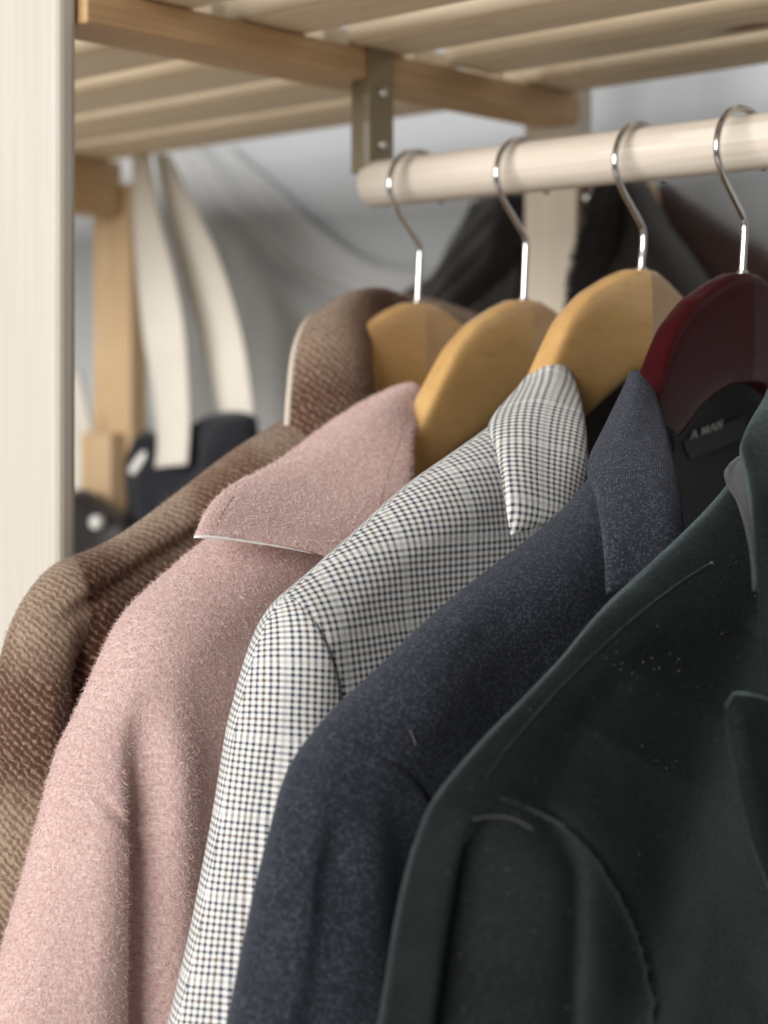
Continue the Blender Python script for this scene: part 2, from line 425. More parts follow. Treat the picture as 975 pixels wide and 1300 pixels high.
t = NT('bounce_floor'); n = t.noise(t.coord('Object'), 6, 3); t.l(t.mix(n, (.56, .50, .43), (.64, .58, .51)), t.b.inputs['Base Color']); M_floor = t.set(Roughness=.6)
o = box('floor', -4.2, 2.6, -3.2, WALL_Y, -EYE - .05, -EYE, M_floor, bev=.001); o['kind'] = 'structure'  # unseen floor, added pale to bounce light up under the slats

GX = -.69                                    # inner face of the gable that carries the rail
ZB0, ZB1 = .187, .206                        # underside / top of the cross beams
unit = thing('shelf_unit', 'open pine shelf unit whose round rail carries the five coats', 'shelf unit', (GX, .74, -EYE))
box('post', -.752, GX, .508, .5215, -EYE, 1.0, M_post, unit, .0045)
box('post', -.737, GX, .958, .979, -EYE, 1.0, M_post_mid, unit, .0025)
box('beam', -.725, -.6845, .5225, .9565, ZB0, ZB1, M_beam, unit)
ZS0, ZS1 = ZB1 + .0005, ZB1 + .0185
for k, y in enumerate((.549, .636, .723, .810, .897)):
    xl = -.700 + (.004, -.006, .008, .012, -.010)[k]
    box('slat', xl, .25, y, y + .0495, ZS0, ZS1, M_slat, unit, .003)
br = None
def strip(name, x0, x1, y0, y1, z0, z1, mat, parent): return box(name, x0, x1, y0, y1, z0, z1, mat, parent, .0006)
RY, RZ, RR = .743, .1237, .0143
# angle bracket: one leaf screwed to the beam, the other turned back at its front edge
bv = strip('rail_bracket', -.6842, -.6822, .7335, .7560, RZ + .006, ZB1 + .003, M_zinc, unit)
strip('flange', -.6955, -.6843, .7315, .7335, RZ + .006, ZB0 - .001, M_zinc, bv)
for zz in (.1475, .1795):
    P = np.array([[-.6822, .7455, zz], [-.6805, .7455, zz], [-.6797, .7455, zz]])
    tube('screw', P, [.0032, .0032, .0018], M_screw, bv, 14)
xs = np.linspace(-.6875, .3, 40)
P = np.stack([xs, np.full(40, RY), np.full(40, RZ)], -1)
rr_ = np.full(40, RR); 
P = np.vstack([[-.6892, RY, RZ], P]); rr_ = np.r_[RR - .002, rr_]
rail = tube('clothes_rail', P, rr_, M_rail, unit, 48)
# small round-headed screw on the rear post
tube('screw', np.array([[GX, .962, .1335], [GX + .004, .962, .1335], [GX + .005, .962, .1335], [GX + .009, .962, .1335], [GX + .0125, .962, .1335]]), [.0018, .0018, .0042, .0046, .0015], M_chrome, unit, 12)

unit2 = thing('shelf_unit', 'neighbouring pine shelf unit behind the tall left upright, tote bag hanging in it', 'shelf unit', (-1.2, .74, -EYE))
for k, y in enumerate((.549, .636, .723, .810, .897)):
    box('slat', -1.75, -.7135 + (.004, -.003, .002, -.002, .0)[k], y, y + .0495, ZS0, ZS1, M_slat, unit2, .003)
box('post', -1.246, -1.19, .958, .979, -EYE, ZB0 - .0005, M_post_far, unit2, .0025)
box('post', -1.246, -1.19, .508, .5215, -EYE, 1.0, M_post_far, unit2, .0025)
box('beam', -1.236, -1.20, .5225, .9565, ZB0 - .03, ZB1, M_beam, unit2)
box('splice_block', -1.240, -1.196, .9395, .9575, -.6, -.043, M_post_far, unit2, .002)

# ------------------------------------------------------------------ hangers
HX = [-.648, -.571, -.492, -.426, -.356]
def hook_pts(y0, zt):
    """wire from the hanger top over the rail; zt = top of the wood"""
    apex = RZ + RR + .0017
    p = [(y0 - .0005, zt - .006), (y0 + .0005, zt + .004), (y0 + .002, .074), (y0 + .0022, .0825), (y0 - .001, .0872), (y0 - .0095, .0952), (y0 - .018, .1035), (y0 - .0236, .1125),
         (y0 - .0243, .1205), (y0 - .0205, .1298), (y0 - .0115, .1372), (y0 + .001, apex), (y0 + .0125, .1378), (y0 + .021, .1292), (y0 + .0235, .119), (y0 + .021, .111)]
    return spl(p, 70)
TOPW = [(0, 0), (.012, -.0008), (.025, -.0052), (.046, -.0146), (.063, -.0278), (.076, -.0428), (.086, -.0545), (.097, -.066), (.12, -.081), (.16, -.101), (.205, -.122)]
BOTW = [(0, -.054), (.012, -.057), (.022, -.063), (.046, -.077), (.0725, -.088), (.095, -.0965), (.12, -.107), (.16, -.124), (.205, -.141)]
BOTM = [(0, -.056), (.016, -.057), (.03, -.062), (.042, -.068), (.052, -.076), (.062, -.083), (.078, -.092), (.095, -.0995), (.12, -.108), (.16, -.124), (.205, -.141)]
def hanger(label, x, y0, zt, mat, vee, botw, wcap, sag, cat_group='coat hangers on the rail', tilt=0.0):
    h = thing('coat_hanger', label, 'hanger', (x, y0, zt), cat_group)
    T = np.array(TOPW); B = np.array(botw)
    w1 = wcap - .04 if wcap > 0.15 else wcap - .03
    half = []
    for side in (-1, 1):
        ws = np.r_[np.linspace(0, .1, 26), np.linspace(.108, w1, 10)]
        a = np.linspace(0, 2 * np.pi, 28, endpoint=False)
        V = []; uvv = []
        for w in ws:
            top, bot = np.interp(w, T[:, 0], T[:, 1]), np.interp(w, B[:, 0], B[:, 1])
            c, hh = (top + bot) / 2, (top - bot) / 2
            e = sm(w1, w1 - .02, w); hh = hh * (.35 + .65 * e)
            tk = .0070 + .0022 * sm(.03, .15, w)
            k = .42
            ca = np.sign(np.cos(a)) * np.abs(np.cos(a)) ** k; sa = np.sign(np.sin(a)) * np.abs(np.sin(a)) ** k
            r = min(.006 / max(hh, .006), 1)
            xx = tk * ca; zz = c + hh * sa
            # round the edges by pulling the corners of the section in
            dx = -vee * .06 * (1 - np.exp(-w / .06))
            V.append(np.stack([x + dx + xx, np.full_like(xx, y0 + side * w), zt + zz - sag * sm(.06, .14, w)], -1))
        V = np.array(V); n, m_ = V.shape[:2]
        f = grid_faces(n, m_, True) + [tuple((n - 1) * m_ + k for k in range(m_))]
        if side > 0: f = [q[::-1] for q in f]
        half.append((V.reshape(-1, 3), f))
    for V, f in half:
        mesh('wing', V, f, mat, h)
    tube('hook', np.stack([np.full(70, x)] + [hook_pts(y0, zt)[:, k] for k in (0, 1)], -1), .00178, M_chrome, h, 12)
    ring = np.array([[x, y0, zt - .001], [x, y0, zt + .0006], [x, y0, zt + .0012]])
    tube('ferrule', ring, [.0032, .0030, .0019], M_chrome, h, 16)
    return h
hanger('honey beech hanger inside the brown plaid coat', HX[0], .739, .0500, M_beech, .05, BOTW, .24, .0)
hanger('honey beech hanger inside the dusty pink coat', HX[1], .7425, .0490, M_beech, .04, BOTW, .24, .012)
hanger('honey beech hanger with darker right half inside the checked jacket', HX[2], .7425, .0625, M_beech, .16, BOTW, .24, .030)
hanger('glossy dark red mahogany hanger inside the navy jacket', HX[3], .734, .0570, M_mahog, .10, BOTM, .24, .045)

# ------------------------------------------------------------------ garment builders
def seg_dist(P, line):
    """signed distance from photo points to a polyline (negative on its left side looking along it)"""
    P = P.reshape(-1, 2); best = np.full(len(P), 1e9); sg = np.zeros(len(P)); along = np.zeros(len(P))
    line = np.asarray(line, float); acc = 0.0
    for a, b in zip(line[:-1], line[1:]):
        d = b - a; L = np.linalg.norm(d)
        t = np.clip(((P - a) @ d) / (L * L), 0, 1); q = a + t[:, None] * d
        e = np.linalg.norm(P - q, axis=1); cr = d[0] * (P[:, 1] - a[1]) - d[1] * (P[:, 0] - a[0])
        m = e < best; best[m] = e[m]; sg[m] = np.sign(cr[m]); along[m] = acc + t[m] * L; acc += L
    return best * sg, along
def garment(X, S, B, rho, mat, parent, seam, seam_end, disp=None, puff=.014, back=.7, n=300, m=96, mirror=True, ride=.0010, groove=.0011, sl_ang=0.0, b_over=1.0):
    """shoulder, body and hanging sleeve of one side: a rounded shell inside the outline S (photo pixels, neck ->
    shoulder -> cuff), opening towards B (front edge). The armhole seam splits it into the parts body and sleeve."""
    px = spl(S, n); seam = spl(seam, 140)
    tt = np.linspace(0, 1, n)
    rh = np.interp(tt, [q[0] for q in rho], [q[1] for q in rho])
    P0 = np.array([up(a, b, x=X) for a, b in px])
    for it in range(3):
        T = nrm(np.gradient(P0, axis=0)); Vw = nrm(P0)
        N = nrm(np.cross(T, Vw))
        if N[n // 4][2] < 0: N = -N
        for _ in range(16): N[1:-1] = nrm(N[:-2] + 2 * N[1:-1] + N[2:])
        C = np.array([up(a, b, x=X + r_ * nn[0]) for (a, b), nn, r_ in zip(px, N, rh)]) - rh[:, None] * N
        C[:, 0] = X; P0 = C
        for _ in range(6): P0[1:-1] = (P0[:-2] + 2 * P0[1:-1] + P0[2:]) / 4
    C = P0
    T = nrm(np.gradient(C, axis=0)); N2 = np.stack([np.zeros(n), T[:, 2], -T[:, 1]], -1)
    if N2[n // 4][2] < 0: N2 = -N2
    for _ in range(16): N2[1:-1] = nrm(N2[:-2] + 2 * N2[1:-1] + N2[2:])
    E = C + N2 * rh[:, None]
    for _ in range(26): E[1:-1] = (E[:-2] + 2 * E[1:-1] + E[2:]) / 4
    E = spl(E[::4], n)
    T = nrm(np.gradient(E, axis=0)); N2 = np.stack([np.zeros(n), T[:, 2], -T[:, 1]], -1)
    if N2[n // 4][2] < 0: N2 = -N2
    for _ in range(10): N2[1:-1] = nrm(N2[:-2] + 2 * N2[1:-1] + N2[2:])
    Bp = spl([tuple(up(a, b, x=X)) for a, b in B], n)
    ss = np.linspace(0, 1, m) ** 1.9
    out = {}
    fronts = []
    for sgn, th in ((1, 1.0), (-1, back)):
        # near the edge move along the inward normal, further in towards B
        d0 = np.linalg.norm(Bp - E, axis=1)
        D = ss[None] * d0[:, None]
        w = sm(.0, .015, D)[..., None]
        lin = E[:, None] * (1 - ss)[None, :, None] + Bp[:, None] * ss[None, :, None]
        inn = E[:, None] - N2[:, None] * D[..., None]
        G = lin * w + inn * (1 - w)
        # distance to the outline
        fl = G.reshape(-1, 3)[:, 1:]
        dist = np.empty(len(fl)); near = np.empty(len(fl), int)
        Ec = E[::2, 1:]
        for k in range(0, len(fl), 4000):
            dd = np.linalg.norm(fl[k:k + 4000, None] - Ec[None], axis=2); q = dd.argmin(1)
            dist[k:k + 4000] = dd[np.arange(len(q)), q]; near[k:k + 4000] = np.minimum(q * 2, n - 1)
        dist = dist.reshape(n, m); near = near.reshape(n, m)
        dist = np.minimum(dist, D + 1e-6); dist[:, 0] = 0
        r_ = np.broadcast_to(rh[:, None], (n, m))
        u_ = np.clip(dist / r_, 0, 1)
        h = r_ * np.sqrt(np.clip(1 - (1 - u_) ** 2, 0, 1)) + puff * (1 - np.exp(-(np.maximum(D - .012, 0) / .10) ** 1.3))
        G = G.copy(); G[..., 0] = X + sgn * th * h
        arc = np.where(u_ < 1, r_ * np.arccos(np.clip(1 - u_, -1, 1)), dist + (np.pi / 2 - 1) * r_)
        ext = (np.pi / 2 - 1) * r_ - (arc - dist)
        fl2 = G[..., 1:] + N2[:, None, 1:] * ext[..., None]
        pp = proj(G); sd, al = seg_dist(pp, seam); sd = sd.reshape(n, m); al = al.reshape(n, m)
        if sgn > 0:
            f_ = sm(0, .012, dist)
            if disp is not None: G[..., 0] += disp(pp[..., 0], pp[..., 1]) * f_
            vis = sm(seam_end + 60, seam_end, al)
            G[..., 0] += (ride * sm(-1, 5, sd) * sm(60, 6, sd) - groove * gauss(sd, 0, 2.6)) * vis * (.35 + .65 * f_)
        out[sgn] = (G, fl2, sd)
    Gb, Gf = out[-1][0][:, ::-1], out[1][0][:, 1:]
    V = np.concatenate([Gb, Gf], 1); F2 = np.concatenate([out[-1][1][:, ::-1], out[1][1][:, 1:]], 1)
    SD = np.concatenate([out[-1][2][:, ::-1], out[1][2][:, 1:]], 1)
    mm = V.shape[1]
    uvb = F2.reshape(-1, 2)
    c_, s_ = math.cos(sl_ang), math.sin(sl_ang)
    uvs_ = np.stack([(uvb[:, 0] * c_ - uvb[:, 1] * s_) * 1.12 + .0013, (uvb[:, 0] * s_ + uvb[:, 1] * c_) * 1.12 + .0009], -1)
    Vf = V.reshape(-1, 3); sdf = SD.ravel()
    quads = np.array(grid_faces(n, mm))
    is_sl = sdf[quads].mean(1) > 0
    res = []
    for nm, msk in (('body', ~is_sl), ('sleeve', is_sl)):
        q = quads[msk]; use, inv = np.unique(q, return_inverse=True); q = inv.reshape(-1, 4)
        vv, ub, us, sdv = Vf[use], uvb[use], uvs_[use], sdf[use]
        ff = q.tolist()
        if mirror and nm == 'body':
            v2 = Vf.copy(); v2[:, 1] = 2 * .743 - v2[:, 1]; k = len(vv)
            # the far shoulder, coarser
            ii = np.arange(n * mm).reshape(n, mm)[::6, ::4]; a_, b_ = ii.shape
            vv = np.vstack([vv, v2[ii.ravel()]]); ub = np.vstack([ub, uvb[ii.ravel()]]); us = np.vstack([us, uvs_[ii.ravel()]]); sdv = np.r_[sdv, np.full(a_ * b_, -9.0)]
            ff = ff + [tuple(i + k for i in g[::-1]) for g in grid_faces(a_, b_)]
        o = mesh(nm, vv, ff, mat, parent, uv=ub)
        me = o.data
        l2 = me.uv_layers.new(name='SleeveUV'); li = np.zeros(len(me.loops), dtype=np.int32); me.loops.foreach_get('vertex_index', li)
        l2.data.foreach_set('uv', us[li].astype(np.float32).ravel())
        at = me.attributes.new('seam_side', 'FLOAT', 'POINT'); at.data.foreach_set('value', sdv.astype(np.float32))
        res.append(o)
    return res

def flap(name, X, inner, outer, mat, parent, n=44, m=26, bulge=.006, th=.003, bend=0.0, uvrot=0.0, uvo=(0, 0), lift_outer=0.0):
    """a collar or lapel leaf between two edges given as (photo x, photo y, depth from hanger plane)"""
    A = spl([tuple(up(a, b, x=X + d)) for a, b, d in inner], n)
    B = spl([tuple(up(a, b, x=X + d)) for a, b, d in outer], n)
    s = np.linspace(0, 1, m)
    G = A[:, None] * (1 - s)[None, :, None] + B[:, None] * s[None, :, None]
    du = np.gradient(G, axis=0); dv = np.gradient(G, axis=1)
    Nn = nrm(np.cross(du, dv)); 
    flip = np.sign(np.sum(Nn * -nrm(G), -1).mean()); Nn = Nn * flip
    tq = np.linspace(0, 1, n)[:, None]
    und = .0009 * np.sin(s[None] * 5.1 + tq * 4.3 + A[0, 1] * 90) + .0006 * np.sin(s[None] * 9.0 - tq * 8.0)
    G = G + Nn * (bulge * (np.sin(np.pi * s) ** .8)[None] + und)[..., None]
    du = np.gradient(G, axis=0); dv = np.gradient(G, axis=1); Nn = nrm(np.cross(du, dv)) * flip
    # closed leaf with rolled edges: front face, back face
    tt = np.linspace(0, 1, n)
    edge = np.minimum(np.minimum(s[None] * m, (1 - s)[None] * m), np.minimum(tt[:, None] * n, (1 - tt)[:, None] * n))
    hh = th * np.sqrt(np.clip(1 - (1 - np.clip(edge / 2.2, 0, 1)) ** 2, .0, 1)) + .0002
    Fr = G + Nn * hh[..., None]; Bk = G - Nn * hh[..., None]
    V = np.vstack([Fr.reshape(-1, 3), Bk.reshape(-1, 3)])
    f = grid_faces(n, m); f2 = [tuple(i + n * m for i in q[::-1]) for q in f]
    rim = []
    idx = [(0, j) for j in range(m)] + [(i, m - 1) for i in range(1, n)] + [(n - 1, j) for j in range(m - 2, -1, -1)] + [(i, 0) for i in range(n - 2, 0, -1)]
    for k in range(len(idx)):
        a = idx[k][0] * m + idx[k][1]; b = idx[(k + 1) % len(idx)][0] * m + idx[(k + 1) % len(idx)][1]
        rim.append((a, b, b + n * m, a + n * m))
    la = np.r_[0, np.cumsum(np.linalg.norm(np.diff((A + B) / 2, axis=0), axis=1))]
    lb = np.linalg.norm(A - B, axis=1).mean()
    U0 = np.broadcast_to(s[None] * lb, (n, m)); V0 = np.broadcast_to(la[:, None], (n, m))
    # measure cloth coordinates along the real leaf
    sl = np.linalg.norm(np.diff(G, axis=1), axis=2); U0 = np.concatenate([np.zeros((n, 1)), np.cumsum(sl, 1)], 1)
    c_, s_ = math.cos(uvrot), math.sin(uvrot)
    uv = np.stack([U0 * c_ - V0 * s_ + uvo[0], U0 * s_ + V0 * c_ + uvo[1]], -1).reshape(-1, 2)
    if flip < 0: f = [q[::-1] for q in f]; f2 = [q[::-1] for q in f2]
    o = mesh(name, V, f + f2 + rim, mat, parent, uv=np.vstack([uv, uv]))
    o['grid'] = 0; del o['grid']
    return o, Fr, B

def fuzz(name, objs, count, mat, parent, length=(.0016, .0034), width=.00011, lie=.75, keep=None, lift=0.0):
    """loose wool fibres: thin bent blades standing on the cloth"""
    P, Nn, ar = [], [], []
    for o in objs:
        w = wloc(o) - np.array([0, 0, EYE]); me = o.data
        vs = np.array([v.co for v in me.vertices]) + w
        for p in me.polygons:
            if len(p.vertices) != 4: continue
            q = vs[list(p.vertices)]
            P.append(q)
    P = np.array(P)
    c = P.mean(1); pp = proj(c)
    d1, d2 = P[:, 2] - P[:, 0], P[:, 3] - P[:, 1]
    N = np.cross(d1, d2); a = np.linalg.norm(N, axis=1) * .5; N = nrm(N)
    view = nrm(c); face = np.sum(N * view, 1)
    ok = (pp[:, 0] > -30) & (pp[:, 0] < 1005) & (pp[:, 1] > -30) & (pp[:, 1] < 1330) & (np.abs(face) < 2)
    fl = face > 0
    N[fl] *= -1          # towards the viewer's side for open sheets
    if keep is not None: ok &= keep(c, N)
    P, N, a = P[ok], N[ok], a[ok]
    pick = rng.choice(len(P), count, p=a / a.sum())
    r1, r2 = rng.random((count, 1)), rng.random((count, 1))
    q = P[pick]
    b = (q[:, 0] * (1 - r1) + q[:, 1] * r1) * (1 - r2) + (q[:, 3] * (1 - r1) + q[:, 2] * r1) * r2
    n_ = N[pick]
    rd = nrm(rng.normal(size=(count, 3)) + np.array([0, -.3, -.5])); tdir = nrm(rd - n_ * np.sum(rd * n_, 1, keepdims=True))
    L = rng.uniform(*length, (count, 1))
    lean = rng.uniform(lie - .22, min(lie + .22, .98), (count, 1))
    d0 = nrm(tdir * lean + n_ * np.sqrt(1 - lean ** 2)); bend = nrm(rng.normal(size=(count, 3)))
    mid = b + d0 * L * .5; end = mid + nrm(d0 * .8 + bend * .5 + n_ * .05) * L * .5
    wv = nrm(np.cross(d0, nrm(b))) * width * rng.uniform(.6, 1.3, (count, 1))
    b0 = b - n_ * .0002
    V = np.stack([b0 - wv, b0 + wv, mid + wv * .8, mid - wv * .8, end], 1).reshape(-1, 3)
    base = np.arange(count) * 5
    f4 = np.stack([base, base + 1, base + 2, base + 3], 1); f3 = np.stack([base + 3, base + 2, base + 4], 1)
    tone = np.clip(rng.normal(.5, .27, count), 0, 1)
    org = wloc(parent)
    me = bpy.data.meshes.new(name); nv = len(V)
    me.vertices.add(nv); me.vertices.foreach_set('co', (V + np.array([0, 0, EYE]) - org).astype(np.float32).ravel())
    loops = np.concatenate([f4.ravel(), f3.ravel()]).astype(np.int32)
    me.loops.add(len(loops)); me.loops.foreach_set('vertex_index', loops)
    st = np.r_[np.arange(count) * 4, count * 4 + np.arange(count) * 3].astype(np.int32)
    me.polygons.add(2 * count); me.polygons.foreach_set('loop_start', st)
    me.update(calc_edges=True)
    at = me.attributes.new('fibre_tone', 'FLOAT', 'FACE'); at.data.foreach_set('value', np.r_[tone, tone].astype(np.float32))
    me.materials.append(mat)
    o = bpy.data.objects.new(name, me); COL.objects.link(o); o.parent = parent; o.location = (0, 0, 0)
    o['kind'] = 'stuff'
    return o
def gauss(x, c, w): return np.exp(-((x - c) / w) ** 2)

# ------------------------------------------------------------------ coat 1: brown blanket plaid
X = HX[0]
c1 = thing('coat', 'brown and cream plaid wool coat, furthest along the rail beside the tall upright', 'coat', (X, .743, -.65), 'coats hanging on the rail')
b1, s1 = garment(X, [(440, 505), (362, 530), (330, 547), (280, 579), (230, 617), (180, 655), (130, 690), (92, 704), (62, 716), (38, 742), (20, 770), (6, 800), (-12, 870), (-26, 950), (-38, 1050), (-48, 1150), (-60, 1300), (-90, 1700)],
                 [(470, 560), (480, 700), (440, 1000), (360, 1400), (300, 1750)], [(0, .022), (.18, .023), (.28, .015), (.36, .015), (.55, .026), (1, .028)], M_plaid, c1,
                 [(88, 700), (112, 735), (122, 775), (116, 820), (106, 880), (102, 1000), (96, 1300), (90, 1800)], 190, sl_ang=.12,
                 disp=lambda x, y: -.010 * gauss(x, 112 - (y - 800) * .06, 13) * sm(760, 860, y) - .005 * gauss(y - (728 - .62 * (x - 90)), 52, 12) * sm(60, 130, x) + .003 * gauss(x, 60, 22) * sm(800, 900, y))
k1, Fr, Bedge = flap('collar', X, [(640, 470, -.03), (585, 450, -.03), (530, 425, -.032), (490, 400, -.03), (472, 418, -.008), (470, 450, .006), (474, 500, .018), (480, 560, .028), (486, 620, .034)],
          [(640, 420, -.045), (590, 400, -.045), (530, 382, -.045), (455, 378, -.036), (398, 402, -.02), (376, 440, -.008), (368, 500, .0), (363, 580, .010), (360, 640, .016)],
          M_plaid, c1, bulge=.010, th=.0024, uvo=(.01, .02), n=60)
tube('edge_trim', Bedge[26:], .0022, M_cream, k1, 8)
fuzz('wool_fibres', [b1, s1, k1], 70000, M_brownfuzz, c1, (.0014, .0032), .00007, .75)

# ------------------------------------------------------------------ coat 2: dusty pink wool
X = HX[1]
c2 = thing('coat', 'dusty pink brushed wool coat with a wide collar and dropped shoulder', 'coat', (X, .743, -.65), 'coats hanging on the rail')
b2, s2 = garment(X, [(470, 560), (420, 588), (330, 640), (247, 690), (200, 730), (160, 765), (135, 797), (115, 840), (95, 885), (78, 922), (66, 942), (52, 990), (31, 1070), (5, 1160), (-15, 1230), (-45, 1330), (-80, 1450), (-150, 1700)],
                 [(480, 620), (500, 760), (480, 1000), (430, 1400), (380, 1750)], [(0, .024), (.3, .026), (.55, .028), (1, .03)], M_pink, c2,
                 [(66, 930), (92, 958), (118, 992), (148, 1030), (170, 1070), (180, 1110), (182, 1250), (176, 1500), (150, 1800)], 205, sl_ang=.2, ride=-.0004, groove=.0009,
                 disp=lambda x, y: -.0125 * gauss(x, 184 - (y - 1050) * .012, 14 + 10 * sm(1080, 880, y)) * sm(850, 1060, y) + .006 * gauss(x, 225, 28) * sm(850, 1000, y) + .004 * gauss(x, 130, 36) * sm(950, 1100, y)
                 - .0012 * gauss(y - (985 + (x - 118) * 1.05), 22, 9) * sm(80, 110, x) * sm(185, 160, x))
k2, Fr2, Be2 = flap('collar', X, [(538, 512, -.022), (530, 532, -.005), (523, 560, .012), (521, 612, .028), (508, 665, .040), (478, 730, .050)],
          [(512, 501, -.034), (476, 511, -.032), (420, 540, -.026), (340, 596, -.012), (285, 626, .0), (261, 650, .010), (245, 683, .022)],
          M_pink, c2, bulge=.007, th=.0026, n=50, m=40)
# cut edge of the collar shows the pale interlining
nf = Fr2.shape[0]
Pe = Fr2[-1, 8:] * 1.0; Pe = (Pe + np.array([.0004, -.0006, -.0007]))[::-1]
Pe = Pe[:int(len(Pe) * .8)]
eb = tube('edge_binding', Pe, np.interp(np.arange(len(Pe)), [0, 3, 10, 20, len(Pe) - 1], [.0005, .0009, .0007, .0003, .0001]) * rng.uniform(.75, 1.25, len(Pe)), M_felt, k2, 8)
bv2 = bvh_of(k2)
def stitches(bvh, px, mat, parent, name='stitching', r=.0003, step=.0042, frac=.7, lift=.0002):
    P = onto(bvh, spl(px, 160), lift)
    if len(P) < 8: return None
    P = spl(P, 400); s = np.r_[0, np.cumsum(np.linalg.norm(np.diff(P, axis=0), axis=1))]
    V, f = [], []; a = 0.0
    while a + step < s[-1]:
        tt = np.linspace(a, a + step * frac, 5); q = np.stack([np.interp(tt, s, P[:, k]) for k in range(3)], -1)
        T = nrm(q[-1] - q[0]); side = nrm(np.cross(T, nrm(q[0]))); upn = np.cross(side, T)
        for i in range(5):
            rad = r * (.35, .9, 1, .9, .35)[i]
            for t_ in np.linspace(0, 2 * np.pi, 6, endpoint=False): V.append(q[i] + rad * (math.cos(t_) * side + math.sin(t_) * upn))
        b_ = len(V) - 30
        f += [tuple(b_ + i for i in g) for g in grid_faces(5, 6, True)]
        a += step
    return mesh(name, V, f, mat, parent)
stitches(bv2, [(515, 512), (505, 560), (492, 600), (478, 650)], M_pink, k2)
stitches(bv2, [(296, 630), (280, 655), (270, 684)], M_pink, k2)
fuzz('wool_fibres', [b2, s2, k2], 260000, M_pinkfuzz, c2, (.0012, .0030), .000065, .82)

# ------------------------------------------------------------------ coat 3: checked jacket
X = HX[2]
c3 = thing('jacket', 'white jacket with fine navy and brown check, in the middle of the rail', 'jacket', (X, .743, -.65), 'coats hanging on the rail')
b3, s3 = garment(X, [(640, 518), (620, 538), (560, 580), (500, 622), (440, 676), (400, 711), (368, 741), (343, 760), (325, 784), (313, 812), (303, 842), (290, 888), (280, 925), (266, 1000), (250, 1080), (230, 1180), (211, 1260), (189, 1350), (159, 1480), (99, 1720)],
                 [(660, 545), (690, 680), (690, 900), (620, 1350), (560, 1750)], [(0, .021), (.2, .022), (.28, .018), (.34, .018), (.5, .026), (1, .028)], M_check, c3,
                 [(330, 762), (346, 755), (366, 757), (388, 772), (408, 800), (424, 838), (434, 880), (440, 950), (440, 1100), (420, 1800)], 175, sl_ang=.17, ride=.0012, groove=.0012,
                 disp=lambda x, y: .0025 * np.sin((x + .25 * y) / 24.0) * sm(860, 1000, y) - .004 * gauss(x, 330 - (y - 1000) * .25, 16) * sm(950, 1100, y))
k3, Fr3, Be3 = flap('collar', X, [(708, 452, -.014), (722, 472, 0), (735, 500, .014), (742, 540, .030), (744, 590, .042), (738, 660, .05)],
          [(697, 453, -.022), (655, 497, -.012), (621, 536, .002), (630, 575, .022), (638, 635, .042), (645, 681, .050)],
          M_check, c3, bulge=.006, th=.0016, uvrot=.25)
# ------------------------------------------------------------------ coat 4: navy jacket
X = HX[3]
c4 = thing('jacket', 'dark navy hopsack jacket with black lining on the mahogany hanger', 'jacket', (X, .743, -.65), 'coats hanging on the rail')
b4, s4 = garment(X, [(792, 548), (745, 597), (700, 651), (640, 701), (580, 746), (520, 796), (460, 856), (416, 898), (386, 931), (362, 961), (346, 997), (334, 1045), (316, 1110), (300, 1180), (283, 1260), (265, 1340), (225, 1520), (190, 1720)],
                 [(800, 610), (820, 760), (810, 1000), (720, 1400), (660, 1750)], [(0, .024), (.28, .024), (.38, .021), (.48, .022), (.7, .026), (1, .028)], M_navy, c4,
                 [(366, 962), (384, 943), (410, 941), (445, 946), (480, 957), (515, 980), (540, 1012), (556, 1060), (566, 1140), (570, 1300), (560, 1800)], 235, sl_ang=.15, ride=.0014, groove=.0010,
                 disp=lambda x, y: -.0045 * gauss(x, 425 - (y - 1100) * .1, 30) * sm(1000, 1120, y) + .004 * gauss(x, 480, 28) * sm(1000, 1100, y) + .002 * np.sin((x - .5 * y) / 45.0))
k4, Fr4, Be4 = flap('collar', X, [(822, 478, -.012), (833, 507, .005), (849, 555, .028), (860, 610, .045), (864, 670, .055), (860, 740, .06)],
          [(810, 484, -.018), (770, 545, -.006), (745, 592, .006), (757, 630, .025), (765, 690, .042), (768, 755, .052)],
          M_navy, c4, bulge=.006, th=.0018, uvrot=.2)
# lining at the back of the neck, seen under the hanger
def lining(X, ya, ztop, parent):
    XL = X - .022; ys = np.linspace(ya, .90, 34); zs = np.linspace(0, -.44, 30)
    V = np.array([[(XL - .010 * math.cos((y - .743) * 9) + .003 * math.sin(z * 60 + y * 18), y, ztop + z - .045 * ((y - .743) / .09) ** 2 * (1 if y < .743 else .4)) for y in ys] for z in zs])
    return mesh('lining', V, grid_faces(30, 34), M_lining, parent)
lin = lining(X, .652, .014, c4)
lining(HX[2], .690, .030, c3)
lb = bvh_of(lin)
Q = np.array([onto(lb, spl([a, b], 14), .0012) for a, b in (((866, 561), (942, 527)), ((868, 570), (943, 536)), ((872, 578), (945, 546)), ((874, 584), (945, 553)))])
V = np.concatenate([Q.reshape(-1, 3), (Q + np.array([-.0011, 0, 0])).reshape(-1, 3)])
f = grid_faces(4, 14)
lab = mesh('neck_label', V, f + [tuple(i + 56 for i in q[::-1]) for q in f], M_label, c4)
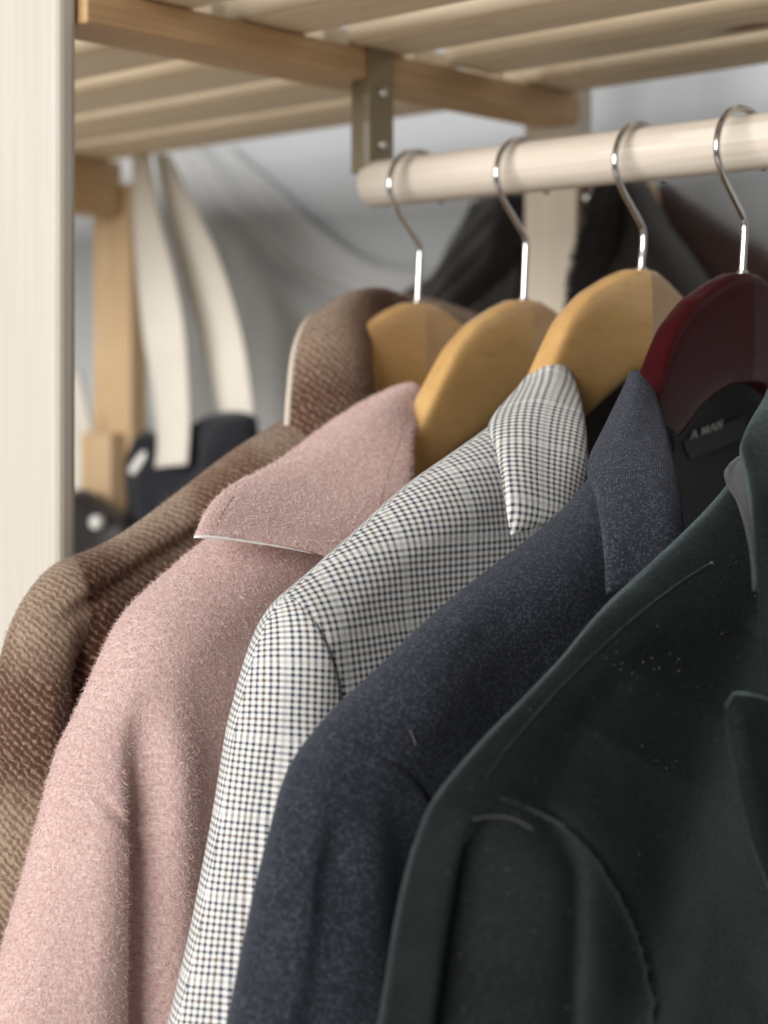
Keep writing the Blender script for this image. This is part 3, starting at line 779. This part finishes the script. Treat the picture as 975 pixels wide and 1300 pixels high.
def letters(bvh, parent):
    """serif capitals A M A N woven into the label (the letters left of them are behind the hanger)"""
    G = {'A': [((0, 0), (.42, 1), .09), ((.42, 1), (.84, 0), .2), ((.18, .33), (.66, .33), .08), ((-.12, 0), (.16, 0), .07), ((.66, 0), (1.0, 0), .07)],
         'M': [((.06, 0), (.06, 1), .09), ((.06, 1), (.48, .1), .19), ((.48, .1), (.92, 1), .09), ((.92, 1), (.92, 0), .2), ((-.1, 0), (.22, 0), .07), ((.74, 0), (1.1, 0), .07)],
         'N': [((.06, 0), (.06, 1), .09), ((.06, 1), (.78, 0), .2), ((.78, 0), (.78, 1), .09), ((-.1, 0), (.22, 0), .07), ((.62, 1), (.94, 1), .07)]}
    o0 = np.array([875.0, 557.0]); ex = np.array([.935, -.36]); ey = np.array([.05, -1.0]) ; H = 9.2; Wd = 8.2
    V, f = [], []
    for ch, xo in (('A', 0), ('M', 1.75), ('A', 3.1), ('N', 4.2)):
        for a, b, w in G[ch]:
            a = np.array(a); b = np.array(b); d = nrm(b - a); s_ = np.array([-d[1], d[0]]) * w * .62
            qs = [a - s_, a + s_, b + s_, b - s_]
            pts = [o0 + ex * Wd * (q[0] + xo) + ey * H * q[1] for q in qs]
            P = onto(bvh, pts, .0016)
            if len(P) < 4: continue
            k = len(V); V += list(P) + list(P + np.array([-.0004, 0, 0]))
            f += [(k, k + 1, k + 2, k + 3)] + [(k + i, k + (i + 1) % 4, k + 4 + (i + 1) % 4, k + 4 + i) for i in range(4)]
    if V: mesh('lettering', V, f, M_print, parent, smooth=False)
letters(lb, lab)
# ------------------------------------------------------------------ coat 5: velvet blazer
X = HX[4]
c5 = thing('blazer', 'very dark green velvet blazer nearest the camera, notched lapel at the right edge', 'blazer', (X, .743, -.65), 'coats hanging on the rail')
b5, s5 = garment(X, [(975, 540), (955, 560), (925, 594), (890, 640), (840, 690), (780, 745), (730, 791), (680, 846), (630, 906), (590, 956), (560, 994), (538, 1022), (522, 1062), (504, 1120), (484, 1195), (464, 1290), (438, 1420), (400, 1650)],
                 [(1060, 590), (1090, 760), (1080, 1000), (1000, 1400), (940, 1750)], [(0, .026), (.34, .027), (.43, .015), (.51, .015), (.7, .028), (1, .032)], M_velvet, c5,
                 [(540, 1012), (562, 999), (595, 1004), (640, 1014), (690, 1034), (735, 1070), (768, 1115), (795, 1172), (812, 1245), (820, 1320), (815, 1800)], 430, mirror=False, sl_ang=.15, puff=.018, ride=.0014, groove=.0012,
                 disp=lambda x, y: (-.016 * gauss(x, 612 - (y - 1060) * .10, 32 + np.maximum(y - 1040, 0) * .05) + .007 * gauss(x, 690 - (y - 1060) * .05, 34)) * sm(1008, 1090, y)
                 + .006 * gauss(x, 700, 60) * sm(1040, 1120, y) + .004 * gauss(x + y * .3, 1180, 60))
k5, Fr5, Be5 = flap('collar', X, [(1010, 470, -.02), (1035, 520, .0), (1050, 600, .03), (1056, 700, .05), (1058, 800, .06), (1060, 930, .066)],
          [(980, 506, -.012), (952, 543, .0), (939, 570, .008), (946, 606, .022), (953, 660, .038), (958, 730, .048), (964, 830, .054), (976, 905, .058)],
          M_velvet, c5, bulge=.010, th=.003)
u5, _, _ = flap('undercollar', X, [(965, 575, .0), (965, 600, .010), (968, 650, .026), (970, 700, .036), (970, 760, .04)],
          [(938, 582, -.003), (919, 602, .004), (936, 640, .022), (947, 690, .036), (954, 750, .043)], M_greyfelt, c5, bulge=.002, th=.001)
l5, _, _ = flap('lapel', X, [(990, 902, .062), (1040, 960, .066), (1070, 1080, .07), (1090, 1250, .072), (1100, 1400, .072)],
          [(926, 886, .056), (919, 905, .058), (932, 965, .064), (956, 1060, .068), (985, 1150, .07), (1010, 1240, .072)], M_velvet, c5, bulge=.008, th=.0032)

# raised seams and lint, laid on the cloth
def seam(objs, px, mat, parent, name='seam', r=.0009, sink=.0006):
    P = onto(bvh_of(*objs), spl(px, 90), -sink)
    if len(P) > 5: return tube(name, spl(P, 90), r, mat, parent, 8)
seam([b5], [(618, 992), (645, 952), (680, 910), (720, 866), (770, 818), (820, 774), (868, 738), (905, 715)], M_velvet, c5, 'shoulder_seam', .0011)
seam([b4], [(560, 790), (620, 744), (690, 696), (748, 655)], M_navy, c4, 'shoulder_seam', .0007)
def lint(objs, px, mat, parent, r=.00016, lift=.0008):
    P = onto(bvh_of(*objs), spl(px, 40), lift)
    if len(P) > 5: tube('stray_hair', spl(P, 40), r, mat, parent, 6)
lint([s5, b5], [(600, 1040), (622, 1036), (650, 1040), (676, 1054)], M_hair, c5, .0001)
lint([b4], [(519, 928), (523, 936), (526, 946)], M_hair, c4, .00012)
def specks(objs, pxs, mat, parent, r=.0005):
    bv_ = bvh_of(*objs); V, f = [], []
    for (a, b) in pxs:
        P = onto(bv_, [(a, b)], .0002)
        if len(P) == 0: continue
        rr = r * rng.uniform(.5, 1.3); k = len(V)
        V += [P[0] + rr * np.array(d) * rng.uniform(.6, 1.4) for d in ((1, 0, 0), (-1, 0, 0), (0, 1, 0), (0, -1, 0), (0, 0, 1), (0, 0, -1))]
        f += [tuple(k + i for i in q) for q in ((0, 2, 4), (2, 1, 4), (1, 3, 4), (3, 0, 4), (2, 0, 5), (1, 2, 5), (3, 1, 5), (0, 3, 5))]
    if V:
        o = mesh('lint', V, f, mat, parent); o['kind'] = 'stuff'
pts = [(rng.uniform(560, 960), rng.uniform(700, 1290)) for _ in range(120)] + [(800 + rng.normal(0, 32), 845 + rng.normal(0, 16)) for _ in range(22)]
specks([b5, s5], pts, M_lint, c5, .00018)
specks([b4, k4], [(rng.uniform(400, 860), rng.uniform(560, 1000)) for _ in range(60)], M_lint, c4, .00016)

# ------------------------------------------------------------------ jackets, bags behind
def pillow(name, outline, plane_y, H, mat, parent, n=90, rings=16, centre=None, folds=None, back=.4, rough=0.0):
    px = spl(outline, n, closed=True)
    P = np.array([up(a, b, y=plane_y) for a, b in px])
    c = np.array(up(*centre, y=plane_y)) if centre else P.mean(0)
    ks = np.linspace(1, 0, rings)
    V, uv = [], []
    for sgn in (1, -1):
        for k in ks[(0 if sgn > 0 else 1):]:
            q = c + (P - c) * k
            h = H * (1 - k ** 2.6) ** .55 * (1 if sgn > 0 else back)
            if folds is not None and sgn > 0:
                pp = proj(q); h = h + folds(pp[:, 0], pp[:, 1]) * (1 - k ** 4)
            q = q.copy(); q[:, 1] -= sgn * h; V.append(q); uv.append(q[:, [0, 2]])
    V = np.array(V); f = grid_faces(rings, n, True)
    f += [(j, (j + 1) % n, rings * n + (j + 1) % n, rings * n + j)[::-1] for j in range(n)]
    f += [tuple(i + rings * n for i in q[::-1]) for q in grid_faces(rings - 1, n, True)]
    o = mesh(name, V, f, mat, parent, uv=np.array(uv))
    return o
def wall_hook(label, px, py, group='small hooks on the wall'):
    p = up(px, py, y=WALL_Y - .035)
    h = thing('wall_hook', label, 'hook', (p[0], WALL_Y, p[2]), group)
    pts = spl([(p[0], WALL_Y, p[2] + .022), (p[0], WALL_Y - .02, p[2] + .014), (p[0], WALL_Y - .03, p[2] + .002), (p[0], WALL_Y - .036, p[2] + .0), (p[0], WALL_Y - .042, p[2] + .006)], 24)
    tube('peg', pts, np.linspace(.003, .0035, 24), M_chrome, h, 10)
    return h
# left jacket: hung by its loop, dark and creased, ribbed collar
wall_hook('little steel hook below the rail holding the dark creased jacket', 601, 264)
YJ = WALL_Y - .055
p = up(600, 262, y=YJ)
j1 = thing('jacket', 'dark brown creased jacket with ribbed collar hanging behind the two leftmost hangers', 'jacket', (p[0], WALL_Y, p[2] - .5), 'dark jackets hung behind the rail')
pillow('body', [(606, 252), (596, 272), (580, 300), (560, 342), (533, 358), (512, 372), (492, 392), (470, 440), (470, 620), (720, 620), (720, 300), (690, 245), (640, 240)], YJ, .035, M_nylon, j1, centre=(610, 420),
       folds=lambda x, y: .010 * np.sin((x * .8 + y * .45) / 11.0) + .008 * np.sin((x - y * .3) / 23.0))
flap('ribbed_collar', YJ * 0 - .80, [(668, 245, .0), (655, 300, .0), (640, 335, -.002), (610, 362, -.004), (580, 385, -.006), (566, 410, -.008)],
     [(632, 245, .02), (622, 290, .02), (612, 325, .018), (588, 350, .016), (562, 372, .014), (546, 396, .012)], M_rib, j1, bulge=.012, th=.004, uvrot=0)
# right jackets
YK = .985
p = up(840, 260, y=YK)
j2 = thing('jacket', 'charcoal brown smooth jacket with black shaggy collar edge, hung behind the two right hangers', 'jacket', (p[0], WALL_Y, p[2] - .5), 'dark jackets hung behind the rail')
pillow('body', [(775, 225), (772, 290), (764, 340), (755, 400), (750, 620), (990, 620), (960, 450), (915, 375), (880, 325), (850, 285), (838, 262), (815, 225)], YK, .05, M_nylon, j2, centre=(830, 420),
       folds=lambda x, y: .006 * np.sin((x * .9 - y * .5) / 14.0) - .006 * gauss(x - y * .35, 690, 7))
tr = pillow('shaggy_trim', [(764, 225), (782, 226), (780, 280), (772, 335), (762, 385), (745, 420), (728, 412), (727, 380), (734, 335), (747, 295), (758, 262)], YK - .048, .014, M_shaggy, j2, centre=(756, 320), back=1.0)
fuzz('shaggy_pile', [tr], 5000, M_shaggy, tr, (.004, .008), .00025, .6)
YS = 1.045
j3 = thing('jacket', 'dark reddish brown suede jacket on a wooden hanger, half hidden at the right', 'jacket', (p[0] + .1, WALL_Y, p[2] - .5), 'dark jackets hung behind the rail')
pillow('body', [(836, 236), (846, 232), (870, 250), (888, 262), (925, 288), (955, 306), (985, 322), (1040, 350), (1060, 620), (820, 620), (820, 400), (826, 290)], YS, .035, M_suede, j3, centre=(900, 430),
       folds=lambda x, y: .006 * np.sin((x - y) / 27.0))
hg = thing('coat_hanger', 'pale wooden hanger end showing between the dark jackets below the rail', 'hanger', tuple(up(815, 262, y=YS - .03)), 'coat hangers on the rail')
pillow('wing', [(790, 205), (812, 215), (828, 232), (834, 250), (836, 275), (832, 300), (815, 280), (800, 250)], YS - .03, .012, M_beech, hg, n=50, rings=10, centre=(816, 255), back=1.0)

# tote bag with two cream straps
def ribbon(name, L, R, ply, mat, parent, thick=.0022, n=46):
    A = spl([tuple(up(a, b, y=ply + d)) for a, b, d in L], n); B = spl([tuple(up(a, b, y=ply + d)) for a, b, d in R], n)
    m_ = 9; s = np.linspace(0, 1, m_)
    G = A[:, None] * (1 - s)[None, :, None] + B[:, None] * s[None, :, None]
    G[..., 1] -= .003 * np.sin(np.pi * s)[None]
    bk = G.copy(); bk[..., 1] += thick
    V = np.vstack([G.reshape(-1, 3), bk.reshape(-1, 3)]); f = grid_faces(n, m_); k = n * m_
    rim = [(i * m_, (i + 1) * m_, (i + 1) * m_ + k, i * m_ + k) for i in range(n - 1)] + [((i + 1) * m_ - 1 + m_, (i + 1) * m_ - 1, (i + 1) * m_ - 1 + k, (i + 1) * m_ - 1 + m_ + k) for i in range(n - 1)]
    rim += [(j + 1, j, j + k, j + 1 + k) for j in range(m_ - 1)] + [((n - 1) * m_ + j, (n - 1) * m_ + j + 1, (n - 1) * m_ + j + 1 + k, (n - 1) * m_ + j + k) for j in range(m_ - 1)]
    return mesh(name, V, f + [tuple(i + k for i in q[::-1]) for q in f] + rim, mat, parent)
YT = .93
p = up(240, 600, y=YT)
tote = thing('tote_bag', 'black tote bag with two long cream canvas straps hanging behind the brown coat', 'bag', (p[0], YT, p[2]))
ribbon('strap', [(167, 196, .01), (169, 280, .0), (174, 360, -.004), (183, 440, -.006), (194, 500, -.006), (199, 560, -.008), (196, 594, -.01)],
       [(188, 196, .01), (200, 270, .0), (218, 340, -.004), (232, 410, -.006), (238, 480, -.006), (240, 540, -.008), (237, 590, -.01)], YT, M_canvas, tote)
ribbon('strap', [(196, 196, .03), (212, 270, .03), (232, 350, .03), (252, 420, .03), (266, 480, .03), (276, 530, .03), (280, 560, .03)],
       [(214, 196, .03), (248, 265, .03), (278, 330, .03), (300, 400, .03), (312, 455, .03), (320, 510, .03), (324, 545, .03)], YT, M_canvas, tote)
pillow('bag_body', [(185, 545), (215, 560), (245, 540), (262, 528), (290, 522), (318, 526), (328, 545), (335, 700), (330, 860), (180, 860), (165, 720), (166, 610), (172, 575)], YT + .02, .03, M_blackcl, tote, centre=(250, 660),
       folds=lambda x, y: .006 * np.sin((x + y * .4) / 9.0) + .008 * np.sin((x * .7 - y * .7) / 16.0))
tab = pillow('white_tab', [(164, 596), (182, 572), (186, 580), (176, 598), (168, 604)], YT - .006, .003, M_pearl, tote, n=30, rings=6)
pb = up(128, 660, y=.90)
bag2 = thing('handbag', 'small black leather bag with a white snap at the foot of the left upright', 'bag', (pb[0], .90, pb[2]))
pillow('bag_body', [(96, 622), (112, 622), (130, 636), (150, 648), (168, 660), (172, 700), (170, 800), (60, 800), (60, 640)], .92, .025, M_leather, bag2, centre=(115, 710))
q = up(123, 663, y=.896)
tube('snap', np.array([[q[0], .902, q[2]], [q[0], .894, q[2]], [q[0], .8915, q[2]], [q[0], .8905, q[2]]]), [.0062, .0062, .005, .0015], M_pearl, bag2, 18)
ps = up(112, 560, y=1.0)
sc = thing('scarf', 'pale cloth end hanging between the left upright and the far post', 'scarf', (ps[0], 1.0, ps[2]))
ribbon('cloth', [(80, 470, .01), (84, 540, .008), (86, 600, .0), (88, 660, .0)], [(98, 470, .01), (112, 530, .0), (122, 590, -.004), (124, 640, -.004)], 1.0, M_canvas, sc, .004)

# grey cloth stretched in slanting folds against the wall, left of the rail
nL, mL = 46, 90
Lf = np.array([up(a, b, y=1.075) for a, b in spl([(120, 186), (126, 330), (130, 480), (136, 700)], nL)])
Rt = np.array([up(a, b, y=1.110) for a, b in spl([(292, 186), (352, 236), (410, 292), (470, 330), (545, 342), (620, 352), (660, 380), (680, 700)], nL)])
sv_ = np.linspace(0, 1, mL)
G = Lf[:, None] * (1 - sv_)[None, :, None] + Rt[:, None] * sv_[None, :, None]
tv = np.linspace(0, 1, nL)[:, None]
hgt = .016 * gauss(sv_[None], .80 - .10 * tv, .045 + .03 * tv) * (1 - .6 * tv) + .014 * gauss(sv_[None], .55 + .05 * tv, .06) * sm(.15, .5, tv) - .012 * gauss(sv_[None], .68, .05) + .006 * np.sin(sv_[None] * 21 + tv * 3)
G[..., 1] -= hgt * .8
Bk = G.copy(); Bk[..., 1] += .002
k = nL * mL
drp = thing('cloth', 'grey cloth stretched in slanting folds over the wall behind the cream straps', 'cloth', (float(G[0, 40, 0]), 1.08, float(G[0, 40, 2])))
f = grid_faces(nL, mL)
mesh('sheet', np.vstack([G.reshape(-1, 3), Bk.reshape(-1, 3)]), f + [tuple(i + k for i in q[::-1]) for q in f], cloth('grey_cotton', (.44, .445, .44), (.50, .50, .495), 500, .9), drp)
